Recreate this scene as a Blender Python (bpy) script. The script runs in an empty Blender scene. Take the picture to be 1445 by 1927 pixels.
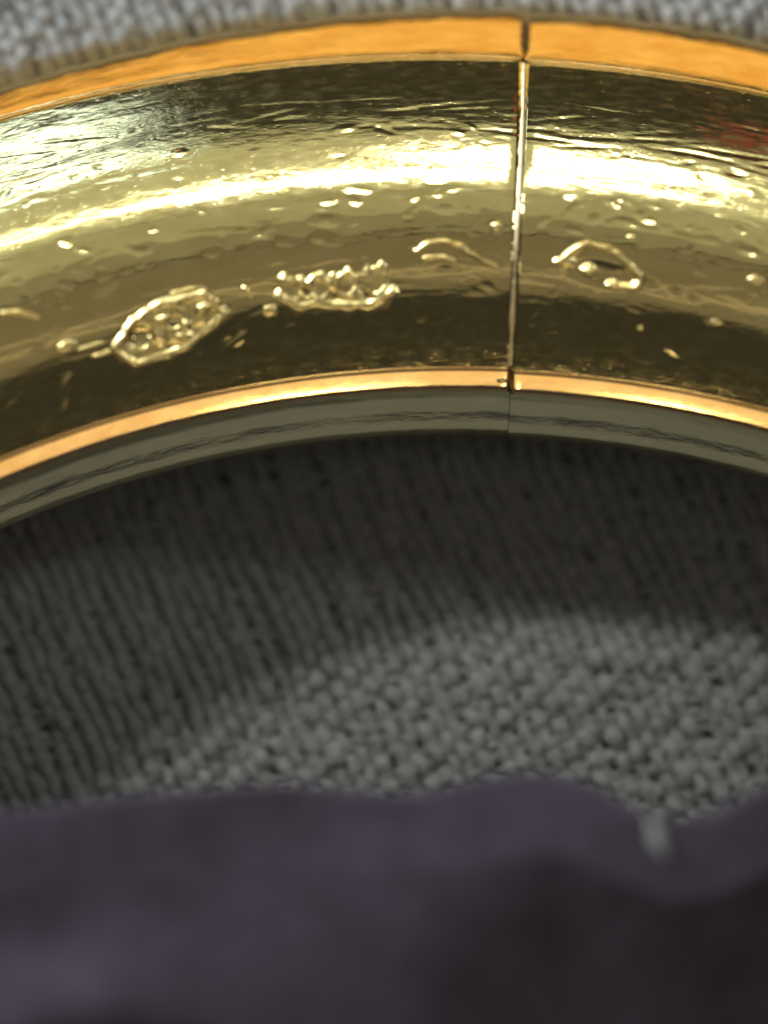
# Macro view of a hinged gold bangle lying on a grey woven cloth; 1 unit = 1 mm
import bpy, math, random
import numpy as np
from mathutils import Vector, Matrix

random.seed(7)
RNG = np.random.default_rng(7)
R = math.radians
scene = bpy.context.scene
scene.unit_settings.system = 'METRIC'
scene.unit_settings.scale_length = 0.001
scene.unit_settings.length_unit = 'MILLIMETERS'
C = scene.collection

# ------------------------------------------------------------------ camera
cam_d = bpy.data.cameras.new('camera')
cam = bpy.data.objects.new('camera', cam_d)
C.objects.link(cam)
TILT, ROLL, DIST = R(22), R(-0.8), 100.0
TARGET = Vector((-1.28, 20.55, 3.0))
fwd = Vector((0, math.sin(TILT), -math.cos(TILT)))
cam.matrix_world = (Matrix.Translation(TARGET - fwd * DIST)
                    @ Matrix.Rotation(TILT, 4, 'X') @ Matrix.Rotation(ROLL, 4, 'Z'))
cam_d.sensor_fit = 'HORIZONTAL'
cam_d.sensor_width = 360.0
cam_d.lens = 360.0 * 8900.0 / 1445.0
cam_d.clip_start = 1.0
cam_d.clip_end = 20000.0
cam_d.dof.use_dof = True
cam_d.dof.focus_distance = 100.8
cam_d.dof.aperture_fstop = cam_d.lens / 1000.0 / 7.0      # 7 mm entrance pupil
scene.camera = cam

# ------------------------------------------------------------------ light
world = bpy.data.worlds.new('World')
scene.world = world
world.use_nodes = True
bg = world.node_tree.nodes['Background']
bg.inputs[0].default_value = (0.95, 0.88, 0.80, 1)
bg.inputs[1].default_value = 0.038

FOCUS = Vector((0.0, 26.0, 3.0))
def lamp(name, azimuth, elevation, dist, sx, sy, radiance, colour, spin=0.0):
    """Rectangular lamp seen from the bangle at an azimuth (0 = away from the viewer, + = right)."""
    d = bpy.data.lights.new(name, 'AREA')
    d.shape = 'RECTANGLE'
    d.size, d.size_y = sx, sy
    d.energy = radiance * math.pi * sx * sy
    d.color = colour
    o = bpy.data.objects.new(name, d)
    C.objects.link(o)
    a, e = R(azimuth), R(elevation)
    dirv = Vector((math.sin(a) * math.cos(e), math.cos(a) * math.cos(e), math.sin(e)))
    o.location = FOCUS + dirv * dist
    o.rotation_euler = dirv.to_track_quat('Z', 'Y').to_euler()
    if spin:
        o.rotation_euler.rotate_axis('Z', R(spin))
    return o

lamp('desk_lamp', -43, 49, 1500, 130, 130, 225.0, (1.0, 0.97, 0.90))
lamp('ceiling_tube_lamp', 1.0, 48, 1500, 250, 50, 34.0, (1.0, 0.98, 0.92))
lamp('ceiling_tube_lamp', 5.5, 41, 1500, 170, 34, 40.0, (1.0, 0.98, 0.92))
lamp('ceiling_tube_lamp', -11, 47.3, 1500, 330, 46, 7.0, (1.0, 0.98, 0.86))
lamp('dome_glow_panel', 0, 45, 1700, 1600, 680, 0.46, (1.0, 1.0, 0.76))  # panels added as overhead glow for the dome's olive mid-tones
lamp('dome_glow_panel', 0, 65, 1700, 1600, 480, 0.34, (1.0, 0.95, 0.70))
lamp('dome_glow_panel', 0, 81, 1700, 1600, 440, 0.21, (1.0, 0.93, 0.68))
lamp('stamp_fill', 112, 50, 1500, 120, 120, 10.0, (1.0, 0.95, 0.84))  # pair of fills added from the sides to brighten the stamped marks
lamp('stamp_fill', -118, 52, 1500, 120, 120, 10.0, (1.0, 0.95, 0.84))
lamp('brown_band_strip', 180, 63, 1500, 2200, 110, 0.20, (1.0, 0.78, 0.58))  # dim strip added to reflect as a brown band on the dome
lamp('red_glint_lamp', 13.5, 29, 1500, 20, 15, 7.0, (1.0, 0.10, 0.07))  # added to put a small red reflection on the dome
lamp('dome_fill_panel', 180, 71, 1700, 1700, 1150, 0.15, (1.0, 0.84, 0.58))  # extra dim panel added to lift the lower dome's reflection
lamp('side_window', 72, 42, 1500, 160, 160, 34.0, (0.95, 0.97, 0.95))
lamp('cloth_fill', -50, 22, 1500, 300, 260, 128.0, (0.86, 0.93, 1.0))  # added low light, brightens the cloth behind the band
lamp('bevel_fill', 0, 12, 600, 900, 125, 1.12, (1.0, 0.64, 0.22))  # added warm strip, sized so the outer bevel reflects orange
lamp('rim_fill', 180, 25, 900, 1300, 250, 1.10, (1.0, 0.76, 0.48))  # added warm fill on the viewer's side, tints the inner rim peach
for el, az, w in ((27.4, -14.5, 190), (34.0, -15, 230)):
    lamp('window_pane', az, el, 1500, w, 50, 7.0, (0.70, 0.88, 1.15))
lamp('rim_glint_lamp', 171, 18, 900, 120, 30, 22.0, (1.0, 0.90, 0.55))  # pair added to make bright stretches along the inner rim
lamp('rim_glint_lamp', 193, 18, 900, 70, 30, 22.0, (1.0, 0.90, 0.55))

scene.view_settings.view_transform = 'Standard'
scene.view_settings.look = 'None'
scene.view_settings.exposure = 0.0
scene.view_settings.gamma = 1.0
scene.view_settings.use_curve_mapping = False
scene.render.engine = 'CYCLES'
scene.cycles.max_bounces = 8
scene.cycles.use_denoising = True

# ------------------------------------------------------------------ helpers
def mesh_obj(name, verts, faces, mat, parent=None, uvs=None, smooth=True):
    me = bpy.data.meshes.new(name)
    verts = np.asarray(verts, dtype=np.float32)
    if isinstance(faces, np.ndarray) and faces.ndim == 2:
        nf, k = faces.shape
        me.vertices.add(len(verts)); me.vertices.foreach_set('co', verts.ravel())
        me.loops.add(nf * k); me.loops.foreach_set('vertex_index', faces.astype(np.int32).ravel())
        me.polygons.add(nf)
        me.polygons.foreach_set('loop_start', np.arange(0, nf * k, k, dtype=np.int32))
        me.update(calc_edges=True)
    else:
        me.from_pydata([tuple(map(float, v)) for v in verts], [], faces)
    me.polygons.foreach_set('use_smooth', np.full(len(me.polygons), smooth))
    if uvs is not None:
        uvl = me.uv_layers.new(name='UVMap')
        idx = np.empty(len(me.loops), dtype=np.int32)
        me.loops.foreach_get('vertex_index', idx)
        uvl.data.foreach_set('uv', np.asarray(uvs, dtype=np.float32)[idx].ravel())
    me.validate()
    me.update()
    me.materials.append(mat)
    o = bpy.data.objects.new(name, me)
    C.objects.link(o)
    if parent is not None:
        o.parent = parent
    return o

def empty(name):
    o = bpy.data.objects.new(name, None)
    C.objects.link(o)
    return o

def tag(o, label, cat=None, group=None, kind=None):
    if label: o['label'] = label
    if cat: o['category'] = cat
    if group: o['group'] = group
    if kind: o['kind'] = kind
    return o

def new_mat(name):
    m = bpy.data.materials.new(name)
    m.use_nodes = True
    nt = m.node_tree
    return m, nt, nt.nodes['Principled BSDF']

def node(nt, typ, **kw):
    n = nt.nodes.new(typ)
    for k, v in kw.items():
        if k.startswith('i_'):
            n.inputs[k[2:].replace('_', ' ')].default_value = v
        else:
            setattr(n, k, v)
    return n

def ramp(nt, src, stops):
    n = nt.nodes.new('ShaderNodeValToRGB')
    el = n.color_ramp.elements
    while len(el) < len(stops):
        el.new(0.5)
    for e, (p, c) in zip(el, stops):
        e.position = p
        e.color = (c, c, c, 1) if isinstance(c, (int, float)) else (*c, 1)
    nt.links.new(src, n.inputs[0])
    return n

def maths(nt, op, a, b=None):
    n = nt.nodes.new('ShaderNodeMath'); n.operation = op
    for k, v in enumerate((a, b)):
        if v is None: continue
        if isinstance(v, (int, float)): n.inputs[k].default_value = v
        else: nt.links.new(v, n.inputs[k])
    return n.outputs[0]

# ------------------------------------------------------------------ materials
def gold(name, base, rough, pits=1.0, streak=1.0, wave=1.0, vary=0.10, mottle=(0.93, 0.93, 0.93)):
    m, nt, p = new_mat(name)
    p.inputs['Metallic'].default_value = 1.0
    uv = node(nt, 'ShaderNodeUVMap', uv_map='UVMap')
    def mapped(sx, sy):
        mp = node(nt, 'ShaderNodeMapping')
        mp.inputs['Scale'].default_value = (sx, sy, 1)
        nt.links.new(uv.outputs[0], mp.inputs[0])
        return mp.outputs[0]
    # slow waviness of a hand-polished hollow band
    n1 = node(nt, 'ShaderNodeTexNoise', i_Scale=1.0, i_Detail=3.0, i_Roughness=0.55)
    nt.links.new(mapped(0.9, 2.2), n1.inputs['Vector'])
    # fine wear: short scratches, drawn out along the band
    n2 = node(nt, 'ShaderNodeTexNoise', i_Scale=1.0, i_Detail=4.0, i_Roughness=0.62)
    nt.links.new(mapped(2.6, 7.5), n2.inputs['Vector'])
    # dings and pits
    v1 = node(nt, 'ShaderNodeTexVoronoi', feature='F1', i_Scale=1.0, i_Randomness=1.0)
    nt.links.new(mapped(1.5, 3.0), v1.inputs['Vector'])
    r1 = ramp(nt, v1.outputs['Distance'], [(0.0, 0.0), (0.20, 1.0)])
    v2 = node(nt, 'ShaderNodeTexVoronoi', feature='F1', i_Scale=1.0, i_Randomness=1.0)
    nt.links.new(mapped(4.5, 8.0), v2.inputs['Vector'])
    r2 = ramp(nt, v2.outputs['Distance'], [(0.0, 0.0), (0.25, 1.0)])
    prev = None
    for src, dist in ((n1.outputs[0], 0.009 * wave), (n2.outputs[0], 0.0007 * streak),
                      (r2.outputs[0], 0.0012 * pits)):
        if dist == 0: continue
        b = node(nt, 'ShaderNodeBump', i_Strength=1.0, i_Distance=dist)
        nt.links.new(src, b.inputs['Height'])
        if prev is not None:
            nt.links.new(prev.outputs[0], b.inputs['Normal'])
        prev = b
    if prev is not None:
        nt.links.new(prev.outputs[0], p.inputs['Normal'])
    rr = node(nt, 'ShaderNodeMapRange')
    rr.inputs['From Min'].default_value = 0.3; rr.inputs['From Max'].default_value = 0.7
    rr.inputs['To Min'].default_value = rough - vary * 0.5
    rr.inputs['To Max'].default_value = rough + vary
    nt.links.new(n2.outputs[0], rr.inputs[0])
    nt.links.new(rr.outputs[0], p.inputs['Roughness'])
    col = ramp(nt, n1.outputs[0], [(0.3, tuple(c * k for c, k in zip(base, mottle))), (0.7, base)])
    nt.links.new(col.outputs[0], p.inputs['Base Color'])
    return m

GOLD = gold('worn_gold', (0.93, 0.82, 0.40), 0.08, vary=0.07, mottle=(0.88, 0.85, 0.78))
GOLD_WALL = gold('inner_wall_gold', (0.88, 0.82, 0.52), 0.14, pits=0.0, streak=0.8, wave=1.2, vary=0.06)
GOLD_EDGE = gold('polished_gold_bevel', (0.95, 0.70, 0.30), 0.12, pits=0.0, streak=0.5, wave=0.9, vary=0.05, mottle=(0.82, 0.70, 0.5))
GOLD_RIM = gold('rubbed_gold_rim', (0.95, 0.70, 0.34), 0.12, pits=0.0, streak=0.2, wave=0.5, vary=0.08, mottle=(0.85, 0.78, 0.65))
GOLD_STAMP = gold('bright_stamped_gold', (0.98, 0.82, 0.36), 0.30, pits=0.0, streak=0.4, wave=0.5)

def fabric(name, base, dark, sheen=0.3, scale=6.0, bump=0.06, weave=False):
    m, nt, p = new_mat(name)
    tc = node(nt, 'ShaderNodeTexCoord')
    n = node(nt, 'ShaderNodeTexNoise', i_Scale=scale, i_Detail=5.0, i_Roughness=0.7)
    nt.links.new(tc.outputs['Object'], n.inputs['Vector'])
    col = ramp(nt, n.outputs[0], [(0.32, dark), (0.68, base)])
    nt.links.new(col.outputs[0], p.inputs['Base Color'])
    p.inputs['Roughness'].default_value = 0.9
    p.inputs['Specular IOR Level'].default_value = 0.15
    p.inputs['Sheen Weight'].default_value = sheen
    p.inputs['Sheen Roughness'].default_value = 0.5
    b = node(nt, 'ShaderNodeBump', i_Strength=0.8, i_Distance=bump)
    nt.links.new(n.outputs[0], b.inputs['Height'])
    nt.links.new(b.outputs[0], p.inputs['Normal'])
    if weave:                       # carries the weave on past the stretch of modelled threads
        mp = node(nt, 'ShaderNodeMapping')
        mp.inputs['Rotation'].default_value = (0, 0, R(-23))
        nt.links.new(tc.outputs['Object'], mp.inputs[0])
        wx = node(nt, 'ShaderNodeTexWave', bands_direction='X', i_Scale=0.92, i_Distortion=0.6)
        wy = node(nt, 'ShaderNodeTexWave', bands_direction='Y', i_Scale=1.3, i_Distortion=0.6)
        nt.links.new(mp.outputs[0], wx.inputs['Vector']); nt.links.new(tc.outputs['Object'], wy.inputs['Vector'])
        b2 = node(nt, 'ShaderNodeBump', i_Strength=1.0, i_Distance=0.12)
        nt.links.new(maths(nt, 'ADD', wx.outputs['Fac'], maths(nt, 'MULTIPLY', wy.outputs['Fac'], 0.7)), b2.inputs['Height'])
        nt.links.new(b.outputs[0], b2.inputs['Normal'])
        nt.links.new(b2.outputs[0], p.inputs['Normal'])
    return m

YARN = fabric('grey_yarn', (0.30, 0.31, 0.305), (0.18, 0.185, 0.183), 0.3, 5.0, 0.05)
BACKING = fabric('grey_cloth_backing', (0.25, 0.255, 0.25), (0.18, 0.183, 0.18), 0.1, 3.0, 0.05, True)
FUZZ = fabric('grey_fuzz', (0.36, 0.37, 0.36), (0.28, 0.29, 0.28), 0.2, 2.0, 0.0)
VELVET = fabric('purple_black_velvet', (0.035, 0.029, 0.043), (0.021, 0.017, 0.026), 0.06, 0.9, 0.10)

# ------------------------------------------------------------------ cloth under the bangle
def cloth_h(x, y):
    """Cloth height: flat below the band, sagging in the opening and rolling off towards its frayed edge."""
    x = np.asarray(x, float); y = np.asarray(y, float)
    rr = np.hypot(x, y)
    s = np.clip((25.0 - rr) / 3.4, 0, 1)
    h = -0.05 - 1.5 * s * s * (3 - 2 * s)
    s = np.clip((19.5 - y) / 5.0, 0, 1)
    h = h - 1.9 * s ** 1.5 * np.clip((y + 5) / 14, 0, 1)
    h = h + 0.10 * np.sin(0.55 * x + 0.8) * np.cos(0.35 * y) * np.clip((23 - y) / 3, 0, 1)
    u = np.clip((rr - 31.95) / 0.65, 0, 1)
    h = h + 3.1 * u * u * (3 - 2 * u)
    return h

gx = np.concatenate([np.linspace(-75, -14, 30), np.linspace(-13.5, 13.5, 90), np.linspace(14, 75, 30)])
gv = np.concatenate([np.linspace(-75, 12, 50), np.linspace(12.5, 40, 130), np.linspace(41, 75, 20)])
VX, ys = np.meshgrid(gx, gv)
base_v = np.stack([VX, ys, cloth_h(VX, ys) - 0.20], -1).reshape(-1, 3)
def grid_faces(nr, nc):
    i = np.arange(nr - 1)[:, None] * nc + np.arange(nc - 1)[None, :]
    return np.stack([i, i + 1, i + nc + 1, i + nc], -1).reshape(-1, 4)
cloth = mesh_obj('woven_cloth', base_v, grid_faces(len(gv), len(gx)), BACKING)
tag(cloth, 'grey tightly woven cloth lying flat under the gold bangle', 'cloth')

def tube(path, rad, sides=6):
    """Tube along a polyline (n,3) with per-point radius, flat ends."""
    n = len(path)
    t = np.gradient(path, axis=0)
    t /= np.linalg.norm(t, axis=1, keepdims=True)
    up = np.array([0, 0, 1.0])
    a = np.cross(t, up); a /= np.linalg.norm(a, axis=1, keepdims=True)
    b = np.cross(a, t)
    ang = np.linspace(0, 2 * np.pi, sides, endpoint=False)
    rad = np.broadcast_to(np.asarray(rad, float), (n,))
    v = (path[:, None, :] + rad[:, None, None] *
         (np.cos(ang)[None, :, None] * a[:, None, :] + np.sin(ang)[None, :, None] * b[:, None, :]))
    i = np.arange(n - 1)[:, None] * sides
    j = np.arange(sides)[None, :]
    k = (j + 1) % sides
    f = np.stack([i + j, i + k, i + sides + k, i + sides + j], -1).reshape(-1, 4)
    return v.reshape(-1, 3), f

WARP_P, WEFT_P, SHEAR = 0.37, 0.23, 0.42
def wobble(n, amp, smooth=9):
    w = RNG.normal(0, 1, n + smooth * 2)
    w = np.convolve(w, np.ones(smooth) / smooth, 'same')[smooth:-smooth]
    return amp * w
def thread_z(iw, jw, over):
    return 0.13 * over
# warp threads run from the far left towards the near right
n_warp, n_weft = 98, 108
for i in range(n_warp):
    x0 = -6.5 + (i - n_warp / 2) * WARP_P + random.uniform(-.05, .05)
    end = 15.2
    yy = np.arange(37.5, 13.0, -0.075)
    xx = x0 + (30 - yy) * SHEAR + wobble(len(yy), 0.18, 13)
    ph = (yy - 13.0) / WEFT_P
    zz = cloth_h(xx, yy) + 0.05 + 0.036 * np.cos(math.pi * ph + math.pi * i) + wobble(len(yy), 0.05, 5)
    rad = 0.172 * (1 + wobble(len(yy), 0.34, 4)) * random.uniform(0.88, 1.12)
    v, f = tube(np.stack([xx, yy, zz], -1), rad)
    mesh_obj('warp_thread', v, f, YARN, cloth)
for j in range(n_weft):
    y0 = 13.0 + (j + 0.5) * WEFT_P + random.uniform(-.03, .03)
    xx = np.arange(-13.5, 12.0, 0.10)
    yy = y0 - 0.02 * xx + wobble(len(xx), 0.15, 9)
    ph = (xx - (-6.5) - (30 - yy) * SHEAR) / WARP_P
    zz = cloth_h(xx, yy) - 0.035 - 0.04 * np.cos(math.pi * (ph) + math.pi * j) + wobble(len(xx), 0.05, 5)
    rad = 0.120 * (1 + wobble(len(xx), 0.22, 4)) * random.uniform(0.88, 1.12)
    v, f = tube(np.stack([xx, yy, zz], -1), rad)
    mesh_obj('weft_thread', v, f, YARN, cloth)

# fibre fuzz: too fine to count
V, F = [], []
off = 0
for k in range(9000):
    x = random.uniform(-12, 10); y = random.uniform(13.5, 36)
    a = random.uniform(0, 2 * math.pi); ln = random.uniform(0.15, 0.5); bend = random.uniform(-1.4, 1.4)
    n = 5
    s = np.linspace(0, 1, n)
    ang = a + bend * s
    px = x + np.cumsum(np.cos(ang)) * ln / n
    py = y + np.cumsum(np.sin(ang)) * ln / n
    pz = cloth_h(px, py) + 0.15 + random.uniform(0.0, 0.25) * np.sin(s * math.pi)
    v, f = tube(np.stack([px, py, pz], -1), 0.006, 3)
    V.append(v); F.append(f + off); off += len(v)
tag(mesh_obj('fibre_fuzz', np.concatenate(V), np.concatenate(F), FUZZ, cloth), None, kind='stuff')

# crumpled velvet bunched up inside the opening, closer to the eye than the weave
EDGE = np.array([(-16, 12.5), (-9.0, 12.7), (-7.1, 12.9), (-5.0, 13.1), (-3.1, 13.3), (-0.75, 12.95), (0.5, 13.3), (2.4, 13.4), (3.65, 12.45),
                 (5.0, 12.3), (6.3, 13.2), (16, 12.9)])
def edge_y(x):
    k = np.linspace(-0.9, 0.9, 9)
    return sum(np.interp(x + d, EDGE[:, 0], EDGE[:, 1]) for d in k * 0.8) / 9
gx = np.linspace(-15.5, 15.5, 190); gy = np.concatenate([np.linspace(-8, 8, 40), np.linspace(8.2, 18.5, 150)])
VX, VY = np.meshgrid(gx, gy)
inside = np.clip((edge_y(VX) + 0.9 - VY) / 0.9, 0, 1)                 # rounded far lip
lip = np.sqrt(np.clip(1 - (1 - inside) ** 2, 0, 1))
side = np.clip((15.2 - np.abs(VX + 0.8 * np.sin(0.7 * VY))) / 5.0, 0, 1); near = np.clip((VY + 7.5 + 0.8 * np.sin(0.8 * VX)) / 11, 0, 1)
fall = lip * np.sqrt(side * (2 - side)) * near * near * (3 - 2 * near)
dr = np.clip((VX + 1.5) / 7, 0, 1); dn = np.clip((edge_y(VX) - 1.6 - VY) / 4.5, 0, 1)
top = (6.5 + 0.12 * np.sin(0.8 * VX + 0.5 * VY) + 0.10 * np.sin(0.5 * VX - 1.1 * VY + 1.0)
       - 3.2 * dr * dr * (3 - 2 * dr) * dn - 0.5 * dn
       + 0.8 * np.exp(-((VX + 7.6) / 2.0) ** 2 - ((VY - 8.6) / 1.0) ** 2))
vz = -4.0 + (top + 4.0) * fall
velvet = mesh_obj('velvet_cloth', np.stack([VX, VY, vz], -1).reshape(-1, 3), grid_faces(len(gy), len(gx)), VELVET)
tag(velvet, 'dark purple velvet bunched up in the opening of the bangle', 'velvet')
# pale scrap of lint lying over the lip of the velvet
V, F, off = [], [], 0
for k in range(7):
    n = 7; u = np.linspace(0, 1, n)
    dx, dy = random.gauss(0, .09), random.gauss(0, .06)
    q = np.stack([3.85 + 0.36 * u + dx + wobble(n, .12, 3), 12.55 - 0.75 * u * random.uniform(.7, 1.05) + dy + wobble(n, .10, 3),
                  6.35 + 0.35 * np.sin(u * 2.4) + random.uniform(-.1, .15) + 0 * u], -1)
    v, f = tube(q, random.uniform(0.015, 0.04), 5)
    V.append(v); F.append(f + off); off += len(v)
v, f = np.concatenate(V), np.concatenate(F)
tag(mesh_obj('lint', v, f, YARN), 'small pale scrap of lint on the edge of the purple velvet', 'lint')

# ------------------------------------------------------------------ the bangle
def curve_r(th_deg, tab):
    t = np.array(tab)
    return np.interp(th_deg, t[:, 0], t[:, 1])
def smooth_tab(tab, nominal, extra=0.0):
    """Smooth table over angle; fades to the nominal radius away from the worn stretch."""
    t = np.array(tab)
    c = np.polyfit(t[:, 0], t[:, 1] - nominal, 3)
    lo, hi = t[0, 0], t[-1, 0]
    def f(th):
        th = np.asarray(th, float)
        w = np.clip(1 - np.maximum(lo - th, th - hi) / 15.0, 0, 1)
        ripple = (0.012 if extra else 0.0) * (np.sin(2.9 * th + nominal) + np.sin(1.13 * th + 2 * nominal) + 0.6 * np.sin(6.7 * th))
        return nominal + extra + ripple + np.polyval(c, np.clip(th, lo, hi)) * w
    return f
OT = smooth_tab([(-17.6, 31.35), (-11, 31.39), (-4.6, 31.58), (0.6, 31.74), (3.4, 31.70), (6.9, 31.62), (11, 31.62), (13.2, 31.59)], 31.58, 0.12)
OB = smooth_tab([(-17.9, 30.52), (-11.3, 30.48), (-4.8, 30.44), (0.6, 30.40), (3.8, 30.39), (7.1, 30.33), (11.3, 30.28), (13.5, 30.29)], 30.40)
RT = 23.33
RB = 23.03
ZOT, ZOB, ZRB, ZWB = 4.3, 4.9, 3.5, 0.6

# dome: slope angle against the fraction of its width, integrated inwards
_t = np.linspace(0, 1, 241)
_n = np.radians(np.interp(_t, [0, .12, .30, .44, .56, .70, .84, 1.0], [20, 18.5, 14.5, 9.5, 0, -20, -34, -39]))
W0 = 30.40 - 0.06 - RT
_z = np.concatenate([[0], np.cumsum(np.tan(0.5 * (_n[1:] + _n[:-1])) * (W0 / 240))])
ZD0 = ZOB - 0.05
ZRT = float(ZD0 + _z[-1])
print('dome peak', ZD0 + _z.max(), 'rim z', ZRT)
def dome(t):
    """(fraction of width from the outer edge) -> height, slope angle"""
    return ZD0 + np.interp(t, _t, _z), np.interp(t, _t, _n)

def dome_point(th, t, h=0.0):
    """Point on the dome at an angle (rad, clockwise from +y) lifted by h along its normal."""
    z, n = dome(t)
    r = (OB(np.degrees(th)) - 0.06) * (1 - t) + RT * t
    r = r + h * np.sin(n); z = z + h * np.cos(n)
    return np.stack([r * np.sin(th), r * np.cos(th), z + 0 * r], -1)

# stamped marks: outlines as (degrees, fraction of dome width)
HEX = [(-16.25, .845), (-15.1, .785), (-13.6, .757), (-11.4, .757), (-10.7, .822), (-13.1, .884), (-15.6, .893)]
EYE = [(5.43, .728), (6.15, .695), (6.73, .669), (7.48, .664), (8.40, .689), (9.23, .720), (9.62, .747), (9.23, .774), (8.19, .771)]
# dings in the soft metal: (deg, t, half length mm, half width mm, turn, depth mm)
DENTS = [(-14.97, .824, 0.28, 0.2, 0.0, 0.12), (7.7, .735, 0.55, 0.22, 0.1, 0.05)]
for _k in range(170):
    _a = random.uniform(-24, 20)
    _tt = random.choice((random.uniform(0.30, 0.74), random.uniform(0.30, 0.74), random.uniform(0.05, 0.95)))
    if 0.36 < _tt < 0.53 and random.random() < 0.75: _tt += 0.19
    _l = random.uniform(0.05, 0.26)
    _f = 0.3 if _tt < 0.36 else 1.0
    _w = _l * random.uniform(0.18, 0.5)
    DENTS.append((_a, _tt, _l, _w, random.gauss(0, 0.3), random.choice((1, 1, -0.6)) * random.uniform(0.06, 0.24) * _w * _f))
for _k in range(200):          # longer scratches drawn along the band
    _l = random.uniform(0.4, 1.3)
    _q = random.uniform(0.15, 0.85)
    if 0.34 < _q < 0.53: continue
    DENTS.append((random.uniform(-24, 20), _q, _l, 0.045, random.gauss(0, 0.12), random.uniform(0.002, 0.006)))
for _k in range(380):         # fine nicks that catch the light
    _l = random.uniform(0.05, 0.20)
    _w = _l * random.uniform(0.18, 0.45)
    _q = random.choice((random.uniform(0.26, 0.36), random.uniform(0.5, 0.72), random.uniform(0.5, 0.72), random.uniform(0.5, 0.72), random.uniform(0.5, 0.72), random.uniform(0.5, 0.72), random.uniform(0.72, 0.95)))
    DENTS.append((random.uniform(-24, 20), _q, _l, _w, random.gauss(0, 0.4), random.choice((1, -1)) * random.uniform(0.10, 0.24) * _w))
DN = np.array(DENTS)
DOME_T = np.concatenate([np.linspace(0, 0.9, 150), np.linspace(0.905, 1, 12)])
def dent_depth(deg, t):
    """Depth of all dings along one meridian."""
    sel = DN[np.abs(DN[:, 0] - deg) < 6.5]
    h = np.zeros_like(t)
    rad = 30.3 - 7.0 * t
    for a, tt, l, w, turn, dep in sel:
        u = np.radians(deg - a) * rad
        v = (t - tt) * 7.6
        c, s_ = math.cos(turn), math.sin(turn)
        q = ((u * c + v * s_) / l) ** 2 + ((-u * s_ + v * c) / w) ** 2
        h += dep * np.exp(-q ** 1.5)
    return h
def strip_dome(th):
    t = DOME_T
    z, n = dome(t)
    r = (OB(np.degrees(th)) - 0.06) * (1 - t) + RT * t
    p_ = np.stack([r, z], -1); n_ = np.stack([np.sin(n), np.cos(n)], -1)
    deg = math.degrees(th)
    if -28 < deg < 26:
        p_ = p_ - n_ * (dent_depth(deg, t) * np.clip(t / 0.03, 0, 1) * np.clip((1 - t) / 0.03, 0, 1))[:, None]
    return p_, n_
def poly_strip(pts, seg=6):
    pts = np.asarray(pts, float)
    out = [pts[0]]
    for a, b in zip(pts[:-1], pts[1:]):
        for k in range(1, seg + 1):
            out.append(a + (b - a) * k / seg)
    out = np.array(out)
    d = np.gradient(out, axis=0)
    nrm = np.stack([-d[:, 1], d[:, 0]], -1)
    nrm /= np.linalg.norm(nrm, axis=1, keepdims=True)
    return out, nrm
def strip_bevel(th):
    o, b = float(OT(np.degrees(th))), float(OB(np.degrees(th)))
    zo = ZOB - 0.50 * (o - b)                 # constant facet slope, so a narrow stretch is a shallow one
    o = o - (zo - ZOT) * 0.40
    # soft shoulder on the outside, crisp arris towards the dome
    pts = [(o + 0.16, zo - 0.34), (o + 0.12, zo - 0.12), (o, zo), (b + 0.06, ZOB - 0.02), (b, ZOB), (b - 0.035, ZOB - 0.035), (b - 0.06, ZD0)]
    p_, n_ = poly_strip(pts, 4)
    return p_, -n_ if n_[10][1] < 0 else n_
def strip_rim(th):
    # chamfered inner edge with a fine groove above it and a rounded arris below
    pts = [(RT, ZRT), (RT + 0.015, ZRT - 0.05), (RT - 0.03, ZRT - 0.05)]
    for k in range(1, 8):
        u = k / 7
        n = R(42 + 6 * u)
        pts.append((pts[-1][0] - 0.044, pts[-1][1] - 0.044 * math.tan(n)))
    pts += [(pts[-1][0] - 0.015, pts[-1][1] - 0.05), (pts[-1][0] - 0.015, pts[-1][1] - 0.12)]
    p_, n_ = poly_strip(pts, 1)
    return p_, -n_ if n_[5][1] < 0 else n_
_rim_end = strip_rim(0.0)[0][-1]
def strip_wall(th):
    e = _rim_end
    pts = [tuple(e), (e[0] - 0.03, e[1] - 0.30), (e[0] - 0.12, e[1] - 0.75), (e[0] - 0.22, e[1] - 1.1), (e[0] - 0.29, e[1] - 1.4), (e[0] - 0.30, e[1] - 1.6), (e[0] - 0.2, e[1] - 1.85), (e[0] + 0.3, 0.5), (RB + 1.4, 0.0)]
    p_, n_ = poly_strip(pts, 4)
    return p_, -n_ if n_[6][0] > 0 else n_
def strip_under(th):
    o, b = float(OT(np.degrees(th))), float(OB(np.degrees(th)))
    zo = ZOB - 0.50 * (o - b)
    o = o - (zo - ZOT) * 0.40
    pts = [(RB + 1.4, 0.0), (26.0, -0.05), (29.0, -0.05), (30.6, 0.1), (31.4, 0.6), (o + 0.25, 1.6), (o + 0.24, 3.0), (o + 0.16, zo - 0.34)]
    p_, n_ = poly_strip(pts, 4)
    return p_, -n_ if n_[4][1] > 0 else n_

SEAM = 3.55                       # degrees clockwise from +y
def half_angles(a0, a1):
    """Angles (deg) for one half with fine steps where they count and rounded ends."""
    fine = np.arange(-26, 24, 0.11)
    coarse = np.arange(-360, 360, 1.5)
    allv = np.concatenate([fine, coarse[(coarse < -26) | (coarse > 24)], fine + 360, fine - 360])
    a = allv[(allv > a0 + 0.6) & (allv < a1 - 0.6)]
    rd = np.degrees(0.10 / 27.0)
    e = rd * np.linspace(0, 1, 7)
    a = np.concatenate([a0 + e, a, a1 - e])
    a = np.unique(np.round(a, 5))
    d = np.minimum(a - a0, a1 - a) / rd
    inset = np.where(d < 1, 0.045 * np.clip(1 - d, 0, 1) ** 1.3, 0)
    return a, inset

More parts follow.
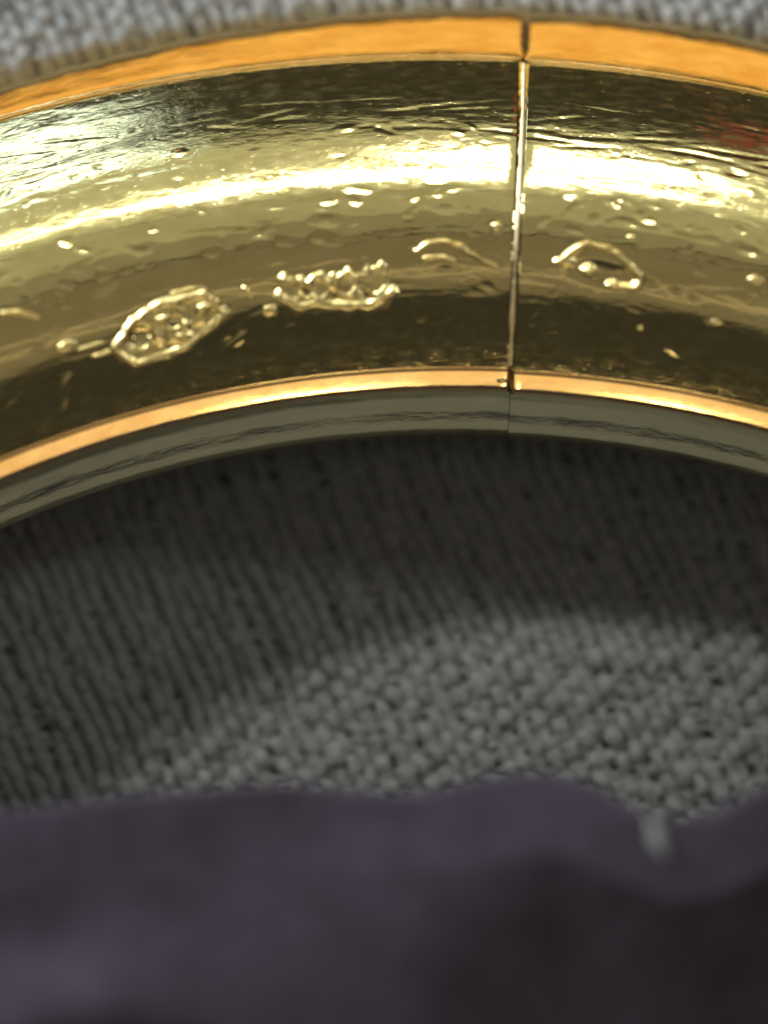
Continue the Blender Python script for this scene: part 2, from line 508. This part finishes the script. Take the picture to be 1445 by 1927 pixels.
def sweep(name, strip, angs, inset, mat, parent, dy=0.0):
    V, UV = [], []
    for a, h in zip(angs, inset):
        th = R(a)
        p_, n_ = strip(R(((a + 180) % 360) - 180))
        q = p_ - n_ * h
        V.append(np.stack([q[:, 0] * math.sin(th), q[:, 0] * math.cos(th) + dy, q[:, 1]], -1))
        s = np.concatenate([[0], np.cumsum(np.linalg.norm(np.diff(p_, axis=0), axis=1))])
        UV.append(np.stack([np.full(len(s), th * 27.0), s], -1))
    nr, nc = len(V), len(V[0])
    return mesh_obj(name, np.concatenate(V), grid_faces(nr, nc), mat, parent, np.concatenate(UV))

bangle = empty('gold_bangle')
tag(bangle, 'worn yellow gold hinged bangle with stamped marks, lying on grey cloth', 'bangle')
GAP = np.degrees(0.005 / 27.0)
halves = []
for lab, a0, a1, dy in (('longer visible half of the gold band, left of the seam', SEAM - 180 + GAP, SEAM - GAP, 0.0),
                        ('half of the gold band to the right of the seam', SEAM + GAP, SEAM + 180 - GAP, -0.05)):
    angs, inset = half_angles(a0, a1)
    half = sweep('band_half', strip_dome, angs, inset, GOLD, bangle, dy)
    half['label'] = lab
    sweep('outer_bevel', strip_bevel, angs, inset, GOLD_EDGE, half, dy)
    sweep('inner_rim', strip_rim, angs, inset, GOLD_RIM, half, dy)
    sweep('inner_wall', strip_wall, angs, inset * 0, GOLD_WALL, half, dy)
    sweep('outer_wall', strip_under, angs, inset, GOLD_EDGE, half, dy)
    # closed ends of the hollow half
    for a, sgn in ((a0, 1), (a1, -1)):
        th = R(a + sgn * 0.02)
        ring = np.concatenate([s(0.0)[0] - s(0.0)[1] * 0.040 for s in (strip_bevel, strip_dome, strip_rim, strip_wall, strip_under)])
        vv = np.stack([ring[:, 0] * math.sin(th), ring[:, 0] * math.cos(th) + dy, ring[:, 1]], -1)
        mesh_obj('end_plate', vv, [list(range(len(vv)))], GOLD_RIM, half, smooth=False)

GOLD_SEAM = gold('dull_seam_gold', (0.80, 0.66, 0.40), 0.50, pits=0.0, streak=0.6, wave=0.5)
# ------------------------------------------------------------------ stamped marks
def on_dome(path, h=0.0):
    q = np.array(path, float)
    return np.array([dome_point(R(a), t, h) for a, t in q])
def catmull(pts, closed=False, seg=8):
    P = np.array(pts, float); n = len(P); out = []
    rng = range(n if closed else n - 1)
    for i in rng:
        p0, p1, p2, p3 = (P[(i + k) % n] if closed else P[min(max(i + k, 0), n - 1)] for k in (-1, 0, 1, 2))
        for u in np.linspace(0, 1, seg, endpoint=False):
            out.append(0.5 * (2 * p1 + (p2 - p0) * u + (2 * p0 - 5 * p1 + 4 * p2 - p3) * u * u + (3 * p1 - p0 - 3 * p2 + p3) * u ** 3))
    out.append(P[0] if closed else P[-1])
    return np.array(out)
def ridge(path, rad, closed=False, h=0.0, taper=True):
    """Raised burr along a line on the dome."""
    P = on_dome(catmull(path, closed), h)
    n = len(P)
    rr = rad * (1 + wobble(n, 0.35, 5))
    if taper and not closed:
        rr = rr * np.clip(np.minimum(np.arange(n), np.arange(n)[::-1]) / 4.0 + 0.25, 0, 1)
    v, f = tube(P, rr, 10)
    uv = np.stack([np.repeat(np.arange(n) * 0.05, 10), np.tile(np.arange(10) * 0.05, n)], -1)
    return v, f, uv
def blob(a, t, rx, ry, rz, h=0.0):
    """Rounded lump sitting in the dome."""
    c = dome_point(R(a), t, h)
    up = dome_point(R(a), t, h + 1) - c
    tx = np.array([math.cos(R(a)), -math.sin(R(a)), 0]); ty = np.cross(up, tx)
    nu, nv = 14, 9
    th = np.linspace(0, 2 * np.pi, nu, endpoint=False); ph = np.linspace(0.02, np.pi - 0.02, nv)
    k = 1 + 0.12 * RNG.normal(0, 1, (nv, nu))
    V = (c + (np.sin(ph)[:, None] * np.cos(th) * k)[..., None] * rx * tx + (np.sin(ph)[:, None] * np.sin(th) * k)[..., None] * ry * ty
         + (np.cos(ph)[:, None] * np.ones(nu))[..., None] * rz * up).reshape(-1, 3)
    i = np.arange(nv - 1)[:, None] * nu; j = np.arange(nu)[None]; kk = (j + 1) % nu
    F = np.stack([i + j, i + nu + j, i + nu + kk, i + kk], -1).reshape(-1, 4)
    return V, F, V[:, :2] * 0.3
def joined(name, pieces, parent, label=None):
    V, F, U, o = [], [], [], 0
    for v, f, u in pieces:
        V.append(v); F.append(f + o); U.append(u); o += len(v)
    ob = mesh_obj(name, np.concatenate(V), np.concatenate(F), GOLD_STAMP, parent, np.concatenate(U))
    if label: ob['label'] = label
    return ob

# dull bead added along the joint, imitating its pale reflecting edges
_tt = np.linspace(0.005, 0.995, 120)
_P = np.array([dome_point(R(SEAM + 0.05 * math.sin(5 * t)), t, -0.055) for t in _tt])
_v, _f = tube(_P, (0.050 + 0.028 * _tt) * (1 + wobble(120, 0.45, 6)), 10)
seam = mesh_obj('seam_line', _v, _f, GOLD_SEAM, bangle, np.stack([np.repeat(_tt * 8, 10), np.tile(np.arange(10) * .05, 120)], -1))
seam['label'] = 'pale dull line where the two halves of the bangle meet'
def seg_dist(U, V, path):
    d = np.full(U.shape, 9.0)
    for (x0, y0), (x1, y1) in zip(path[:-1], path[1:]):
        dx, dy = x1 - x0, y1 - y0
        k = np.clip(((U - x0) * dx + (V - y0) * dy) / (dx * dx + dy * dy + 1e-9), 0, 1)
        d = np.minimum(d, np.hypot(U - x0 - k * dx, V - y0 - k * dy))
    return d
def soft_noise(shape, cell):
    n = RNG.normal(0, 1, (shape[0] // cell + 3, shape[1] // cell + 3))
    yi = np.arange(shape[0]) / cell; xi = np.arange(shape[1]) / cell
    y0 = yi.astype(int); x0 = xi.astype(int); fy = (yi - y0)[:, None]; fx = (xi - x0)[None]
    fy = fy * fy * (3 - 2 * fy); fx = fx * fx * (3 - 2 * fx)
    return ((n[y0][:, x0] * (1 - fx) + n[y0][:, x0 + 1] * fx) * (1 - fy) + (n[y0 + 1][:, x0] * (1 - fx) + n[y0 + 1][:, x0 + 1] * fx) * fy)
def stamp(label, c, size, ridges, blobs, fill=None, pits=()):
    """Struck mark as a patch of metal thrown up out of the dome. Lines and lumps in mm about its middle c = (deg, t)."""
    a0, t0 = c
    rad = 30.34 - 6.94 * t0
    conv = lambda q: [(R(a - a0) * rad, (t - t0) * 8.0) for a, t in q]
    us = np.arange(-size[0], size[0], 0.024); vs = np.arange(-size[1], size[1], 0.024)
    U, V = np.meshgrid(us, vs)
    wob = 0.022
    Uw = U + wob * soft_noise(U.shape, 9); Vw = V + wob * soft_noise(U.shape, 9)
    h = np.full(U.shape, -0.03)
    if fill is not None:
        poly = conv(fill); ins = np.zeros(U.shape, bool)
        for (x0, y0), (x1, y1) in zip(poly, poly[1:] + poly[:1]):
            if y0 != y1:
                ins ^= ((y0 > Vw) != (y1 > Vw)) & (Uw < (x1 - x0) * (Vw - y0) / (y1 - y0) + x0)
        h = np.where(ins, 0.025, h)
    for path, w, amp in ridges:
        d = seg_dist(Uw, Vw, conv(path if path[0] == path[-1] else catmull(path, False, 6)))
        h = np.maximum(h, -0.03 + (amp + 0.03) * np.exp(-(d / w) ** 2.5))
    for a, t, rx, ry, amp in blobs:
        (x, y), = conv([(a, t)])
        h = np.maximum(h, -0.03 + (amp + 0.03) * np.exp(-(((Uw - x) / rx) ** 2 + ((Vw - y) / ry) ** 2) ** 1.3))
    h = np.where(h > -0.02, h + 0.007 * soft_noise(U.shape, 5) + 0.014 * soft_noise(U.shape, 10), h)
    for a, t, rx, ry in pits:
        (x, y), = conv([(a, t)])
        h = h - 0.22 * np.exp(-(((Uw - x) / rx) ** 2 + ((Vw - y) / ry) ** 2) ** 1.5)
    ang = R(a0) + U / rad; tt = t0 + V / 8.0
    P = dome_point(ang.ravel(), tt.ravel(), h.ravel())
    # only the metal that stands out of the dome is kept
    F = grid_faces(len(vs), len(us)); keep = (h.ravel()[F] > -0.022).any(axis=1)
    o = mesh_obj('hallmark', P, F[keep], GOLD_STAMP, bangle, np.stack([ang.ravel() * rad, tt.ravel() * 8], -1))
    o['label'] = label
    return o
stamp('long six-sided stamped mark with a dark pit, left of the seam', (-13.5, .825), (1.45, 0.85),
      [(HEX + [HEX[0]], 0.10, 0.075)],
      [(-13.72, .801, .20, .13, .09), (-12.6, .825, .18, .11, .08), (-11.66, .794, .22, .16, .10), (-12.85, .85, .25, .10, .08)],
      HEX, [(-14.97, .828, .22, .16), (-13.1, .815, .10, .06)])
loops = []
for a, t, l in ((-7.29, .785, .030), (-5.95, .787, .029), (-4.61, .785, .031), (-3.16, .780, .036)):
    loops.append(([(a + 0.50 * math.cos(q), t + l * math.sin(q)) for q in np.linspace(0.4, 5.6 + 0.5 * math.sin(a), 9)], 0.075, 0.06))
stamp('scalloped stamped mark like a row of small loops, just left of the seam', (-5.2, .785), (1.5, 0.75),
      [([(-7.99, .792), (-7.09, .828), (-5.91, .83), (-4.62, .843), (-3.3, .838), (-2.42, .811)], 0.13, 0.09)] + loops,
      [(a, t + .020, .13, .16, .06) for a, t in ((-7.63, .735), (-6.77, .748), (-5.87, .744), (-5.23, .744), (-4.46, .738), (-3.55, .730), (-2.84, .726))],
      [(-7.9, .79), (-7.4, .765), (-5, .765), (-2.6, .755), (-2.4, .81), (-3.3, .84), (-7, .83)], [(-6.6, .79, .08, .10), (-3.9, .785, .08, .10)])
stamp('thin curved stamped line touching the seam', (0.9, .71), (1.4, 0.6),
      [([(-1.14, .706), (-.62, .684), (0, .677), (.88, .693), (1.76, .723), (2.6, .744)], 0.07, 0.06), ([(-.77, .725), (0, .72), (1.0, .741)], 0.06, 0.02)], [])
stamp('eye-shaped stamped mark right of the seam', (7.5, .725), (1.3, 0.8),
      [(EYE, 0.10, 0.08), ([(5.58, .742), (6.66, .78), (7.85, .795)], 0.08, 0.03)],
      [(7.05, .739, .13, .15, .08), (5.85, .722, .24, .17, .08)])
for da in (-0.42, 0.40):          # tiny beads added as glints either side of the joint on the rim
    v, f, u = blob(0.0, 0.5, 0.16, 0.10, 0.10)
    c = dome_point(0.0, 0.5)
    q = np.array([(RT - 0.17) * math.sin(R(SEAM + da)), (RT - 0.17) * math.cos(R(SEAM + da)), ZRT - 0.28])
    mesh_obj('glint_bead', v - c + q, f, GOLD_STAMP, bangle, u)
for a, t, x, y in ((-8.49, .83, .17, .15), (2.6, .628, .12, .10), (8.9, .629, .11, .07), (9.88, .871, .10, .10), (14.99, .689, .2, .1),
                   (-18.54, .801, .24, .12), (-17.4, .818, .35, .05), (-16.9, .845, .3, .06), (-12.28, .736, .35, .05), (13.56, .823, .2, .1)):
    joined('burr', [blob(a, t, x, y, 0.055, -0.015)], bangle)
joined('burr', [ridge([(-9.62, .753), (-9.4, .77), (-9.14, .793)], 0.06)], bangle)
joined('burr', [ridge([(-21.0, .656), (-20.2, .672), (-19.33, .707)], 0.07)], bangle)
